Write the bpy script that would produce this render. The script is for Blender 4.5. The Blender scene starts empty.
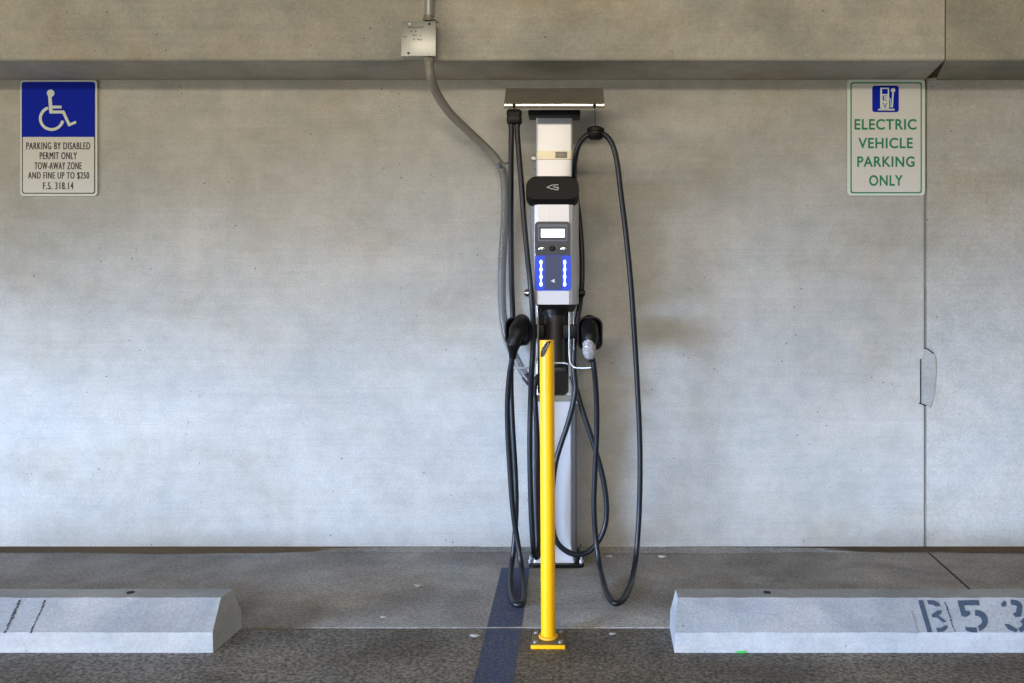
import bpy, bmesh, math, random
from mathutils import Vector, Matrix
random.seed(7)
sc = bpy.context.scene
col = sc.collection

# ---------------------------------------------------------------- measured place
F, CX, CY, DIST, CH = 825.0, 567.0, 305.0, 3.3, 0.976   # focal (px), vanishing point, camera to wall, camera height
def at(px, py, d):
    """point d metres in front of the back wall, seen at pixel px,py"""
    k = (DIST - d) / F
    return Vector(((px - CX) * k, -d, CH - (py - CY) * k))
def atz(px, py, z):
    """point at height z seen at pixel px,py (below the horizon)"""
    k = (CH - z) / (py - CY)
    return Vector(((px - CX) * k, k * F - DIST, z))
def s(n, d): return n * (DIST - d) / F

# ---------------------------------------------------------------- helpers
def tag(o, label=None, cat=None, group=None, kind=None):
    if label: o['label'] = label
    if cat: o['category'] = cat
    if group: o['group'] = group
    if kind: o['kind'] = kind
    return o
def link(name, bm, m, parent=None, sharp=35):
    bmesh.ops.recalc_face_normals(bm, faces=bm.faces[:])
    for f in bm.faces: f.smooth = True
    a = math.radians(sharp)
    for e in bm.edges:
        if len(e.link_faces) == 2:
            if e.calc_face_angle(0) > a: e.smooth = False
    me = bpy.data.meshes.new(name); bm.to_mesh(me); bm.free()
    if m: me.materials.append(m)
    o = bpy.data.objects.new(name, me); col.objects.link(o)
    if parent:
        o.parent = parent
        r = parent
        off = Vector((0, 0, 0))
        while r: off += r.location; r = r.parent
        me.transform(Matrix.Translation(-off))
    return o
def thing(name, loc, label, cat, group=None):
    o = bpy.data.objects.new(name, None); col.objects.link(o)
    o.location = loc; o.empty_display_size = .1
    return tag(o, label, cat, group)
def box(bm, a, b, bev=0, seg=2):
    lo = [min(a[i], b[i]) for i in range(3)]; hi = [max(a[i], b[i]) for i in range(3)]
    r = bmesh.ops.create_cube(bm, size=1)
    vs = r['verts']
    for v in vs:
        for i in range(3): v.co[i] = lo[i] if v.co[i] < 0 else hi[i]
    if bev:
        es = list({e for v in vs for e in v.link_edges})
        bmesh.ops.bevel(bm, geom=es, offset=bev, segments=seg, affect='EDGES', profile=.5)
    return bm
def loft(bm, rings, cap=True):
    """rings of equally many points, closed"""
    R = [[bm.verts.new(p) for p in r] for r in rings]
    n = len(R[0])
    for a, b in zip(R, R[1:]):
        for i in range(n): bm.faces.new((a[i], a[(i+1) % n], b[(i+1) % n], b[i]))
    if cap:
        bm.faces.new(R[0][::-1]); bm.faces.new(R[-1])
    return bm
def prism_y(bm, pts, y0, y1):
    """outline in x,z extruded along y"""
    return loft(bm, [[(x, y0, z) for x, z in pts], [(x, y1, z) for x, z in pts]])
def rrect(x0, z0, x1, z1, r, n=5):
    """rounded rect outline; r a number or four radii (bl, br, tr, tl)"""
    if not isinstance(r, (tuple, list)): r = (r,) * 4
    out = []
    for (cx, cz, a0, q) in ((x0, z0, 180, r[0]), (x1, z0, 270, r[1]), (x1, z1, 0, r[2]), (x0, z1, 90, r[3])):
        ox = cx + (q if cx == x0 else -q); oz = cz + (q if cz == z0 else -q)
        for k in range(n + 1):
            a = math.radians(a0 + 90 * k / n)
            out.append((ox + q * math.cos(a), oz + q * math.sin(a)))
    return out
def catmull(P, step=8):
    P = [Vector(p) for p in P]
    if len(P) < 3: return P
    Q = [P[0] * 2 - P[1]] + P + [P[-1] * 2 - P[-2]]
    out = []
    for i in range(1, len(Q) - 2):
        p0, p1, p2, p3 = Q[i-1:i+3]
        t0 = 0; t1 = max((p1-p0).length, 1e-5)**.5; t2 = t1 + max((p2-p1).length, 1e-5)**.5; t3 = t2 + max((p3-p2).length, 1e-5)**.5
        for k in range(step):
            t = t1 + (t2 - t1) * k / step
            A1 = p0*((t1-t)/(t1-t0)) + p1*((t-t0)/(t1-t0)); A2 = p1*((t2-t)/(t2-t1)) + p2*((t-t1)/(t2-t1)); A3 = p2*((t3-t)/(t3-t2)) + p3*((t-t2)/(t3-t2))
            B1 = A1*((t2-t)/(t2-t0)) + A2*((t-t0)/(t2-t0)); B2 = A2*((t3-t)/(t3-t1)) + A3*((t-t1)/(t3-t1))
            out.append(B1*((t2-t)/(t2-t1)) + B2*((t-t1)/(t2-t1)))
    out.append(P[-1])
    return out
def tube(bm, P, r, n=12, smooth=True, step=8):
    """r: radius, or a function of 0..1 along the length"""
    P = catmull(P, step) if smooth else [Vector(p) for p in P]
    L = [0]
    for a, b in zip(P, P[1:]): L.append(L[-1] + (b - a).length)
    up = None; rings = []
    for i, p in enumerate(P):
        t = (P[min(i+1, len(P)-1)] - P[max(i-1, 0)]).normalized()
        if up is None:
            up = Vector((0, 0, 1)) if abs(t.z) < .9 else Vector((0, 1, 0))
        up = (up - t * up.dot(t)).normalized(); side = t.cross(up)
        q = r(L[i] / L[-1]) if callable(r) else r
        rings.append([p + (up * math.cos(2*math.pi*k/n) + side * math.sin(2*math.pi*k/n)) * q for k in range(n)])
    return loft(bm, rings)
def resample(P, ds):
    P = catmull(P, 16); out = [P[0]]; acc = 0
    for a, b in zip(P, P[1:]):
        l = (b - a).length
        while acc + l >= ds:
            f = (ds - acc) / l; a = a.lerp(b, f); out.append(a.copy()); l = (b - a).length; acc = 0
        acc += l
    return out
def cyl(bm, a, b, r, n=20, r2=None):
    r2 = r if r2 is None else r2
    return tube(bm, [a, b], lambda t: r + (r2 - r) * t, n, smooth=False)
def stroke(bm, pts, w, y, th=.0006):
    """flat ribbon of width w along x,z points at depth y (rounded joints via overlap)"""
    V = [Vector((p[0], p[1])) for p in pts]; rings = []
    for i, p in enumerate(V):
        a = (V[i]-V[i-1]).normalized() if i else None; c = (V[i+1]-V[i]).normalized() if i < len(V)-1 else None
        a = a or c; c = c or a
        t = a + c
        t = t.normalized() if t.length > 1e-6 else a
        n = Vector((-t.y, t.x)); k = w/2/max(.45, n.dot(Vector((-a.y, a.x))))
        rings.append([(p.x+n.x*k, y, p.y+n.y*k), (p.x-n.x*k, y, p.y-n.y*k), (p.x-n.x*k, y-th, p.y-n.y*k), (p.x+n.x*k, y-th, p.y+n.y*k)])
    loft(bm, rings)
def disc_y(bm, x, z, r, y0, y1, n=20, rz=None):
    rz = rz or r
    prism_y(bm, [(x + r*math.cos(2*math.pi*k/n), z + rz*math.sin(2*math.pi*k/n)) for k in range(n)], y0, y1)

def text_obj(name, body, x0, z0, x1, z1, y, m, parent, weight=.02, space=1.0, th=.0006, fat=0):
    """lettering filling the rectangle x0..x1, z0..z1 on a plane at depth y facing the camera side"""
    cu = bpy.data.curves.new(name, 'FONT'); cu.body = body; cu.extrude = .01; cu.offset = weight; cu.space_character = space
    cu.resolution_u = 6
    t = bpy.data.objects.new(name, cu); col.objects.link(t)
    me = bpy.data.meshes.new_from_object(t.evaluated_get(bpy.context.evaluated_depsgraph_get()))
    bpy.data.objects.remove(t); bpy.data.curves.remove(cu)
    xs = [v.co.x for v in me.vertices]; ys = [v.co.y for v in me.vertices]
    a, b, c, d = min(xs), max(xs), min(ys), max(ys)
    for v in me.vertices:
        X = x0 + (v.co.x - a) / (b - a) * (x1 - x0); Z = z0 + (v.co.y - c) / (d - c) * (z1 - z0)
        v.co = (X, y - th if v.co.z > 0 else y, Z)
    if fat:
        bm = bmesh.new(); bm.from_mesh(me); me2 = me.copy()
        for v in me2.vertices: v.co.x += fat; v.co.y -= .00012
        bm.from_mesh(me2); bm.to_mesh(me); bm.free(); bpy.data.meshes.remove(me2)
    me.materials.clear(); me.materials.append(m)
    o = bpy.data.objects.new(name, me); col.objects.link(o)
    if parent:
        o.parent = parent; off = Vector((0, 0, 0)); r = parent
        while r: off += r.location; r = r.parent
        me.transform(Matrix.Translation(-off))
    return o

# ---------------------------------------------------------------- materials
def lin(c):
    return tuple(((v/255)/12.92 if v/255 <= .04045 else ((v/255+.055)/1.055)**2.4) for v in c) + (1,)
def mat(name, c, rough=.5, metal=0, emit=None, es=0, bump=0, bscale=200, coat=0, var=0, aniso=0):
    m = bpy.data.materials.new(name); m.use_nodes = True
    nt = m.node_tree; b = nt.nodes['Principled BSDF']
    b.inputs['Base Color'].default_value = lin(c)
    b.inputs['Roughness'].default_value = rough; b.inputs['Metallic'].default_value = metal
    b.inputs['Coat Weight'].default_value = coat
    if emit: b.inputs['Emission Color'].default_value = lin(emit); b.inputs['Emission Strength'].default_value = es
    tc = nt.nodes.new('ShaderNodeTexCoord'); no = nt.nodes.new('ShaderNodeTexNoise')
    no.inputs['Scale'].default_value = bscale; no.inputs['Detail'].default_value = 4
    nt.links.new(tc.outputs['Object'], no.inputs['Vector'])
    if bump:
        bp = nt.nodes.new('ShaderNodeBump'); bp.inputs['Strength'].default_value = bump; bp.inputs['Distance'].default_value = .002
        nt.links.new(no.outputs['Fac'], bp.inputs['Height']); nt.links.new(bp.outputs['Normal'], b.inputs['Normal'])
    v = var or .06
    n2 = nt.nodes.new('ShaderNodeTexNoise'); n2.inputs['Scale'].default_value = 14; n2.inputs['Detail'].default_value = 5
    nt.links.new(tc.outputs['Object'], n2.inputs['Vector'])
    mr = nt.nodes.new('ShaderNodeMapRange'); mr.inputs['To Min'].default_value = 1 - v; mr.inputs['To Max'].default_value = 1 + v
    nt.links.new(n2.outputs['Fac'], mr.inputs['Value'])
    mx = nt.nodes.new('ShaderNodeVectorMath'); mx.operation = 'SCALE'; mx.inputs[0].default_value = lin(c)[:3]
    nt.links.new(mr.outputs['Result'], mx.inputs['Scale']); nt.links.new(mx.outputs['Vector'], b.inputs['Base Color'])
    return m

class N:
    def __init__(s_, m): s_.t = m.node_tree; s_.tc = s_.t.nodes.new('ShaderNodeTexCoord')
    def vec(s_, sc_=(1, 1, 1), loc=(0, 0, 0)):
        mp = s_.t.nodes.new('ShaderNodeMapping'); mp.inputs['Scale'].default_value = sc_; mp.inputs['Location'].default_value = loc
        s_.t.links.new(s_.tc.outputs['Object'], mp.inputs['Vector']); return mp.outputs['Vector']
    def noise(s_, scale, detail=6, rough=.55, vs=(1, 1, 1), loc=(0, 0, 0), dist=0):
        n = s_.t.nodes.new('ShaderNodeTexNoise'); n.inputs['Scale'].default_value = scale; n.inputs['Detail'].default_value = detail
        n.inputs['Roughness'].default_value = rough; n.inputs['Distortion'].default_value = dist
        s_.t.links.new(s_.vec(vs, loc), n.inputs['Vector']); return n.outputs['Fac']
    def voro(s_, scale, vs=(1, 1, 1), loc=(0, 0, 0)):
        n = s_.t.nodes.new('ShaderNodeTexVoronoi'); n.inputs['Scale'].default_value = scale
        s_.t.links.new(s_.vec(vs, loc), n.inputs['Vector']); return n.outputs['Distance']
    def rng(s_, v, a, b, c=0., d=1.):
        n = s_.t.nodes.new('ShaderNodeMapRange'); n.interpolation_type = 'SMOOTHSTEP'
        for k, q in zip(('From Min', 'From Max', 'To Min', 'To Max'), (a, b, c, d)): n.inputs[k].default_value = q
        s_.t.links.new(v, n.inputs['Value']); return n.outputs['Result']
    def math(s_, op, a, b):
        n = s_.t.nodes.new('ShaderNodeMath'); n.operation = op
        for i, q in enumerate((a, b)):
            if isinstance(q, (int, float)): n.inputs[i].default_value = q
            else: s_.t.links.new(q, n.inputs[i])
        return n.outputs[0]
    def mix(s_, f, a, b, mode='MIX'):
        n = s_.t.nodes.new('ShaderNodeMix'); n.data_type = 'RGBA'; n.blend_type = mode
        for i, q in ((0, f), (6, a), (7, b)):
            if isinstance(q, (int, float)): n.inputs[i].default_value = q
            elif isinstance(q, tuple): n.inputs[i].default_value = q
            else: s_.t.links.new(q, n.inputs[i])
        return n.outputs[2]

def concrete(name, light, dark, brown, brown_amt=.6, pits=.5, streak=.35, bump=.35, rough=.8, grain=.11, gscale=150, big=.9, seed=0, blotch=1.0, pitcol=(60, 56, 48)):
    m = bpy.data.materials.new(name); m.use_nodes = True
    n = N(m); b = m.node_tree.nodes['Principled BSDF']; b.inputs['Roughness'].default_value = rough
    b.inputs['Specular IOR Level'].default_value = .3
    L = (seed * 3.1, seed * 1.7, seed * 2.3)
    c = n.mix(n.rng(n.noise(big, 8, .6, loc=L, dist=.4), .3, .7), lin(dark), lin(light))
    c = n.mix(n.math('MULTIPLY', n.rng(n.noise(1.6, 7, .65, (1, 1, 1.7), (L[1]+4, 2, 1)), .48, .75), brown_amt), c, lin(brown))
    bl = n.mix(n.rng(n.noise(2.6, 7, .6, (.7, 1, 1.3), (L[2]+1, 5, 3), 1.2), .35, .68), (.90, .93, .95, 1), (1.06, 1.03, .99, 1))
    c = n.mix(blotch, c, n.mix(1.0, c, bl, 'MULTIPLY'))
    st = n.math('MULTIPLY', n.rng(n.noise(3, 6, .7, (.35, .5, 15), L), .3, .7, 1 - streak*.5, 1 + streak*.4),
                n.rng(n.noise(7, 5, .7, (.25, .5, 26), (4, 1, L[0])), .3, .7, 1 - streak*.35, 1 + streak*.3))
    fleck = n.rng(n.noise(70, 2, .5, (.5, 1, 1.4), (7, 7, L[1])), .70, .76)
    c = n.mix(n.math('MULTIPLY', fleck, .3), c, lin((215, 214, 208)))
    g = n.rng(n.noise(gscale, 3, .7), .3, .7, 1 - grain, 1 + grain)
    sm = n.rng(n.noise(11, 8, .75, loc=(3, L[0], 1)), .3, .7, .90, 1.08)
    f = n.math('MULTIPLY', n.math('MULTIPLY', st, g), sm)
    vm = m.node_tree.nodes.new('ShaderNodeVectorMath'); vm.operation = 'SCALE'
    m.node_tree.links.new(c, vm.inputs[0]); m.node_tree.links.new(f, vm.inputs['Scale'])
    pit = n.math('MULTIPLY', n.rng(n.voro(26, loc=L), .10, .05), n.rng(n.noise(5, 3, .5, loc=(9, 2, 7)), .5, .62))
    c = n.mix(n.math('MULTIPLY', pit, pits), vm.outputs['Vector'], lin(pitcol))
    m.node_tree.links.new(c, b.inputs['Base Color'])
    h = n.math('ADD', n.math('MULTIPLY', n.noise(gscale*.6, 4, .7), .6), n.math('MULTIPLY', n.noise(22, 6, .7, (1, 1, 3)), .5))
    h = n.math('SUBTRACT', h, n.math('MULTIPLY', pit, .8))
    bp = m.node_tree.nodes.new('ShaderNodeBump'); bp.inputs['Strength'].default_value = bump; bp.inputs['Distance'].default_value = .004
    m.node_tree.links.new(h, bp.inputs['Height']); m.node_tree.links.new(bp.outputs['Normal'], b.inputs['Normal'])
    return m, n, b, c

M = {}
M['wall'] = concrete('wall_concrete', (193, 191, 185), (176, 174, 168), (166, 156, 136), .6, .85, .075, .3, big=1.1, blotch=.55)[0]
M['beam'] = concrete('beam_concrete', (194, 190, 180), (164, 162, 155), (160, 144, 120), .75, .8, .09, .4, big=1.7, seed=2, grain=.1)[0]
M['beam2'] = concrete('beam_concrete_stained', (170, 166, 154), (145, 142, 132), (150, 132, 108), .8, .7, .06, .4, big=2.2, seed=4, grain=.1)[0]
M['patch'] = concrete('patch_mortar', (184, 184, 181), (170, 170, 166), (165, 158, 145), .3, .2, .1, .2, seed=5)[0]
M['slab'] = concrete('slab_concrete', (166, 163, 160), (124, 120, 116), (122, 112, 96), .7, .6, .08, .6, big=2.2, seed=6, grain=.30, gscale=95, pitcol=(175, 172, 166))[0]
M['pave'] = concrete('pavement_aggregate', (148, 145, 142), (108, 105, 102), (120, 110, 98), .5, .9, .03, 1.0, big=2.6, seed=8, grain=.62, gscale=90, pitcol=(170, 166, 158))[0]
M['block'] = concrete('wheel_stop_concrete', (192, 194, 196), (168, 172, 176), (166, 160, 148), .3, .5, .05, .35, big=3, seed=9, grain=.08)[0]
M['block_worn_shade'] = concrete('worn_shaded_wheel_stop_face', (170, 172, 175), (144, 148, 153), (152, 148, 140), .35, .6, .05, .4, big=3, seed=14, grain=.12)[0]  # darker copy for slope and top: tyre wear plus painted-in shade
M['block_raw'] = concrete('bare_wheel_stop_concrete', (150, 146, 136), (118, 114, 106), (128, 116, 96), .6, .7, .05, .5, big=4, seed=11, grain=.2)[0]
M['filler'] = concrete('joint_filler', (150, 148, 142), (128, 126, 120), (120, 112, 98), .4, .2, .05, .3, seed=15)[0]
M['seal_shade'] = concrete('joint_sealant_and_shade', (100, 82, 58), (66, 54, 40), (80, 60, 38), .6, .2, .1, .4, seed=12)[0]
M['gap'] = mat('dark_gap', (38, 36, 32), .9)
M['crack'] = mat('crack_filler', (52, 47, 40), .9)
# worn blue paint: paint over the two floor surfaces
def paint(name, c, under, wear=(.36, .5), rough=.65, scale=90):
    m, n, b, cc = concrete(name, *under, .5, .5, .03, .8, grain=.28, gscale=190, seed=8)
    f = n.rng(n.noise(scale, 6, .75), wear[0], wear[1])
    g = n.rng(n.noise(200, 3, .7), .3, .7, 0, 1)
    cc2 = n.mix(n.math('MULTIPLY', f, .92), cc, n.mix(g, lin(c), lin(tuple(min(255, int(v*1.25)) for v in c))))
    m.node_tree.links.new(cc2, b.inputs['Base Color']); b.inputs['Roughness'].default_value = rough
    return m
M['bluepaint'] = paint('worn_blue_paint', (30, 56, 100), ((112, 106, 100), (82, 78, 74), (95, 84, 72)), (.32, .60))
M['stencil'] = paint('stencil_paint', (44, 60, 78), ((170, 174, 180), (150, 155, 160), (150, 150, 150)), (.26, .36), scale=120)
M['mark'] = mat('scrape_mark', (62, 70, 86), .8)
M['scuff'] = mat('grey_scuff', (150, 152, 156), .85)
M['alu'] = mat('brushed_aluminium', (196, 197, 204), .42, .6, bump=.02, var=.03)
M['white_alu'] = mat('satin_silver_panel', (214, 215, 220), .42, .45, var=.03)
M['side_alu'] = mat('grey_anodised_side', (128, 132, 140), .45, .7)
M['steel'] = mat('stainless_steel', (142, 138, 128), .5, .6, var=.3)
M['chrome'] = mat('polished_steel', (225, 222, 214), .13, 1)
M['galv'] = mat('galvanised_steel', (176, 178, 176), .42, .7, var=.2)
M['conduit'] = mat('grey_conduit_jacket', (136, 134, 128), .45, .1)
M['flex'] = mat('corrugated_flex_conduit', (150, 152, 152), .28, .6)
M['black'] = mat('black_plastic', (13, 13, 14), .45)
M['black'].node_tree.nodes['Principled BSDF'].inputs['Specular IOR Level'].default_value = .3
M['wire'] = mat('dull_steel_wire', (195, 195, 192), .4, .3)
M['strap'] = mat('cream_steel_strap', (196, 188, 168), .42, .6, var=.15)
M['grime'] = mat('grimy_plate_top', (112, 96, 66), .8, var=.3)
M['gloss_black'] = mat('gloss_black_plastic', (16, 16, 17), .5)
M['gloss_black'].node_tree.nodes['Principled BSDF'].inputs['Specular IOR Level'].default_value = .25
M['rubber'] = mat('rubber_cable', (17, 22, 29), .42)
M['darkgrey'] = mat('charcoal_plastic', (54, 52, 50), .4, .2)
M['bezel'] = mat('navy_bezel', (34, 40, 54), .3, coat=.3)
M['bezel2'] = mat('slate_bezel', (88, 98, 116), .35)
M['bluepanel'] = mat('blue_light_panel', (10, 60, 200), .35, emit=(10, 70, 235), es=.17)
M['navypanel'] = mat('dark_blue_panel', (46, 56, 92), .35, emit=(40, 60, 130), es=.05)
M['led'] = mat('white_blue_light', (235, 245, 255), .3, emit=(185, 215, 255), es=3.2)
M['screen'] = mat('lit_screen', (240, 246, 255), .3, emit=(235, 243, 255), es=1.6)
M['wrap'] = mat('crinkled_clear_wrap', (165, 165, 168), .3, .1, bump=1, bscale=150, var=.3)
M['yellow'] = mat('yellow_enamel', (255, 192, 0), .4, coat=.1, var=.02)
M['yellow2'] = mat('yellow_enamel_worn', (236, 178, 30), .5, var=.25)
M['signwhite'] = mat('sign_white', (214, 213, 208), .5, var=.03)
M['signborder'] = mat('sign_edge_white', (214, 222, 212), .5, var=.03)
M['signblue'] = mat('sign_blue', (8, 34, 168), .6, var=.04)
M['signblue'].node_tree.nodes['Principled BSDF'].inputs['Specular IOR Level'].default_value = .12
M['signgreen'] = mat('sign_green', (0, 128, 90), .5, var=.04)
M['signblack'] = mat('sign_black', (30, 30, 32), .5)
M['ink'] = mat('marker_ink', (70, 72, 70), .8)
M['green'] = mat('bright_green_plastic', (40, 190, 70), .5)
M['chip'] = mat('pale_chip', (176, 176, 172), .8)

# ---------------------------------------------------------------- the setting
XJ = 1.434                     # wall joint
b = bmesh.new(); box(b, (-4.5, 0, -.1), (XJ - .007, .3, 2.7)); tag(link('wall_back', b, M['wall']), kind='structure')
b = bmesh.new(); box(b, (XJ + .007, .002, -.1), (5, .3, 2.7)); tag(link('wall_back', b, M['wall']), kind='structure')
b = bmesh.new(); box(b, (XJ - .008, .006, 0), (XJ + .008, .25, 2.6)); tag(link('trim_1', b, M['filler']), kind='structure')
# patched notch on the joint
b = bmesh.new()
def W(px, py): v = at(px, py, 0); return (v.x, v.z)
prism_y(b, [W(*p) for p in ((924, 349), (930, 347), (935, 356), (936, 372), (934, 392), (930, 408), (927, 405), (920.5, 403), (920.5, 359), (924, 357))], .002, -.003)
tag(link('trim_2', b, M['patch']), kind='structure')
b = bmesh.new()
for pts in (((924.5, 348), (928, 349.5), (933, 353.5)), ((920.3, 359), (920.3, 404)), ((918.5, 403), (926, 405.5))):
    stroke(b, [W(*p) for p in pts], .0045, -.0032, .0012)
tag(link('trim_3', b, M['gap']), kind='structure')
# beam in two lengths, with the skewed joint between them
ZB = 1.876; DB = .27
def beam(x_back0, x_front0, x_front1, x_back1, m):
    b = bmesh.new()
    r = [(x_back0, -.002), (x_front0, -DB), (x_front1, -DB), (x_back1, -.002)]
    loft(b, [[(x, y, ZB) for x, y in r], [(x, y, 2.7) for x, y in r]])
    es = [e for e in b.edges if all(abs(v.co.z - ZB) < 1e-5 and abs(v.co.y + DB) < 1e-5 for v in e.verts)]
    bmesh.ops.bevel(b, geom=es, offset=.004, segments=2, affect='EDGES')
    tag(link('trim_4', b, m), kind='structure')
beam(-4.5, -4.5, 1.387, 1.430, M['beam'])
beam(1.478, 1.391, 5, 5, M['beam2'])
b = bmesh.new(); box(b, (1.38, -DB + .006, ZB + .010), (1.48, -.003, 2.69)); tag(link('trim_5', b, M['seal_shade']), kind='structure')
# floor: smooth strip by the wall, rougher pavement in front of the joint
DJ = .803
b = bmesh.new(); box(b, (-4.5, .1, -.15), (5, -DJ + .004, 0), .003); tag(link('floor', b, M['slab']), kind='structure')
b = bmesh.new(); box(b, (-4.5, -DJ - .004, -.15), (5, -7.5, -.002), .003); tag(link('floor', b, M['pave']), kind='structure')
b = bmesh.new(); box(b, (-4.4, -DJ + .02, -.14), (4.9, -DJ - .02, -.006)); tag(link('trim_6', b, M['gap']), kind='structure')
# uneven sealant along the wall foot: brown at both sides, partly painted wheel stop shadow, grey mortar behind the charger
def foot(name, xa, xb, m, ph, xe=99, xs=0):
    b = bmesh.new(); n = int((xb-xa)/.05); P = []
    for i in range(n + 1):
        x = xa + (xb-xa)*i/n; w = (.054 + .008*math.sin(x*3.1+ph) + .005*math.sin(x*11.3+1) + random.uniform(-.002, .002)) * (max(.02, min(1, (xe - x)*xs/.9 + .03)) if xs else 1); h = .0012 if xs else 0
        P.append((b.verts.new((x, 0, .009+h)), b.verts.new((x, -w*.45, .004+h)), b.verts.new((x, -w, .0008+h))))
    for a, c in zip(P, P[1:]):
        b.faces.new((a[0], c[0], c[1], a[1])); b.faces.new((a[1], c[1], c[2], a[2]))
    tag(link(name, b, m), kind='structure')
foot('trim_7', -4.4, 4.8, M['slab'], .4); foot('trim_10', -4.4, -.35, M['seal_shade'], 0, -.35, 1); foot('trim_10', .40, 4.8, M['seal_shade'], 1, .40, -1)
# floor joint running out from the wall joint
b = bmesh.new()
loft(b, [[(1.421, -.05, 0), (1.429, -.05, 0), (1.353, -.795, 0), (1.345, -.795, 0)], [(1.421, -.05, .0012), (1.429, -.05, .0012), (1.353, -.795, .0012), (1.345, -.795, .0012)]])
tag(link('trim_8', b, M['crack']), kind='structure')
# pale lime line along the floor joint
b = bmesh.new()
def lime(x0, x1, w):
    k = int((x1-x0)/.03)
    for i in range(k):
        a = x0 + (x1-x0)*i/k; c = x0 + (x1-x0)*(i+1)/k
        ww = w*(.7+.3*math.sin(a*23)+.2*math.sin(a*71))
        q = [b.verts.new(p) for p in ((a, -DJ+.008, .0009), (c, -DJ+.008, .0009), (c, -DJ+.008+ww, .0009), (a, -DJ+.008+ww, .0009))]
        b.faces.new(q)
lime(.03, .36, .011); lime(-.70, -.25, .004)
tag(link('trim_9', b, M['chip']), kind='structure')
# painted blue line
b = bmesh.new()
def flat(x0, x1, y0, y1, z):
    q = [b.verts.new(p) for p in ((x0, y0, z), (x1, y0, z), (x1, y1, z), (x0, y1, z))]; b.faces.new(q)
flat(-.243, -.138, -.235, -DJ+.004, .0008); flat(-.243, -.138, -DJ-.004, -4.2, -.0012)
o = tag(link('painted_floor_line', b, M['bluepaint']), 'worn dark blue painted line on the floor running out from the charger', 'floor marking')

# ---------------------------------------------------------------- wheel stops
def wheel_stop(x0, x1, label, skew):
    yf = -(DIST - 2.32); yb = -(DIST - 2.50); z0 = -.002
    t = thing('wheel_stop', ((x0+x1)/2, (yf+yb)/2, z0), label, 'wheel stop', 'concrete wheel stops')
    i0 = .016
    prof = [(yf, z0), (yf, .055), (yf - .0 + .08, .125), (yb - .028, .125), (yb, .05), (yb, z0)]
    ins = [0, .002, i0, i0, .002, 0]
    b = bmesh.new(); rings = []
    NX = 60
    for k in range(NX + 1):
        f = k / NX; ring = []
        for (y, z), q in zip(prof, ins):
            x = (x0 + q) + (x1 - x0 - 2*q) * f
            j = .0015 if 0 < k < NX else 0
            ring.append((x, y + random.uniform(-j, j)*.5, z + (random.uniform(-j, j)*.6 if z > .01 else 0)))
        rings.append(ring)
    loft(b, rings)
    es = [e for e in b.edges if len(e.link_faces) == 2 and e.calc_face_angle(0) > .3 and all(v.co.z > .01 for v in e.verts)]
    bmesh.ops.bevel(b, geom=es, offset=.003, segments=2, affect='EDGES')
    for v in b.verts:           # the cast ends are slightly out of square
        v.co.x += (v.co.y - yb) / (yb - yf) * skew
    for f in b.faces:
        f.normal_update(); c = f.calc_center_median()
        f.material_index = 1 if c.z > .058 and abs(f.normal.x) < .7 else 0
    o = link('block', b, M['block'], t); o.data.materials.append(M['block_worn_shade'])
    return t, yf, yb
WL, yf, yb = wheel_stop(-2.82, -.985, 'pale concrete wheel stop with dashed slanting scrape lines, left of the charger', .010)
WR, yf, yb = wheel_stop(.311, 2.145, 'pale concrete wheel stop stencilled B53, right of the charger', .009)
sl0 = Vector((0, yf, .055)); sl1 = Vector((0, yf+.08, .125)); sdir = (sl1-sl0).normalized(); snor = Vector((0, -sdir.z, sdir.y))
def slope(px, py, off=.0022):
    """hit the sloping front face of a wheel stop"""
    o = Vector((0, -DIST, CH)); d = Vector(((px-CX)/F, 1, -(py-CY)/F))
    p0 = sl0 + snor*off
    t = (p0 - o).dot(snor) / d.dot(snor)
    return o + d*t
def decal(b, pts):
    q = [slope(*p) for p in pts]; q2 = [v - snor*.0025 for v in q]
    loft(b, [q2, q])
def zz(x, y): return (900 + x/8.258, 580 + y/8.258)
def poly(b, pts): decal(b, [zz(*p) for p in pts])
def arcband(b, cx, cy, rx, ry, a0, a1, w, n=8):
    for k in range(n):
        a = math.radians(a0+(a1-a0)*k/n); c = math.radians(a0+(a1-a0)*(k+1)/n)
        poly(b, [(cx+(rx+w/2)*math.cos(a), cy+(ry+w/2)*math.sin(a)), (cx+(rx+w/2)*math.cos(c), cy+(ry+w/2)*math.sin(c)),
                 (cx+(rx-w/2)*math.cos(c), cy+(ry-w/2)*math.sin(c)), (cx+(rx-w/2)*math.cos(a), cy+(ry-w/2)*math.sin(a))])
b = bmesh.new()   # B
poly(b, [(152, 168), (188, 168), (266, 430), (228, 430)])
poly(b, [(225, 166), (280, 168), (318, 186), (334, 214), (300, 216), (272, 202), (236, 198)])
poly(b, [(262, 282), (312, 250), (346, 250), (340, 278), (318, 290)]); poly(b, [(262, 282), (318, 290), (352, 318), (384, 342), (356, 348), (304, 306), (268, 308)])
poly(b, [(298, 396), (340, 394), (366, 376), (392, 378), (388, 402), (360, 424), (312, 428)])
link('stencil_letter', b, M['stencil'], WR)
b = bmesh.new()   # 5
poly(b, [(478, 168), (648, 166), (656, 206), (524, 206), (482, 206)])
poly(b, [(482, 200), (524, 204), (540, 252), (572, 256), (582, 282), (548, 304), (510, 296)])
arcband(b, 628, 336, 74, 66, -95, 72, 46, 12)
poly(b, [(540, 388), (630, 392), (638, 432), (586, 430), (546, 416)])
link('stencil_digit', b, M['stencil'], WR)
b = bmesh.new()   # 3
poly(b, [(832, 196), (862, 168), (878, 182), (876, 214), (850, 220)])
arcband(b, 928, 222, 62, 40, -100, 10, 40, 10)
poly(b, [(966, 226), (1010, 226), (1008, 262), (1000, 300), (956, 304), (932, 278), (960, 262)])
arcband(b, 960, 366, 72, 50, -50, 68, 40, 10)
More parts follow.
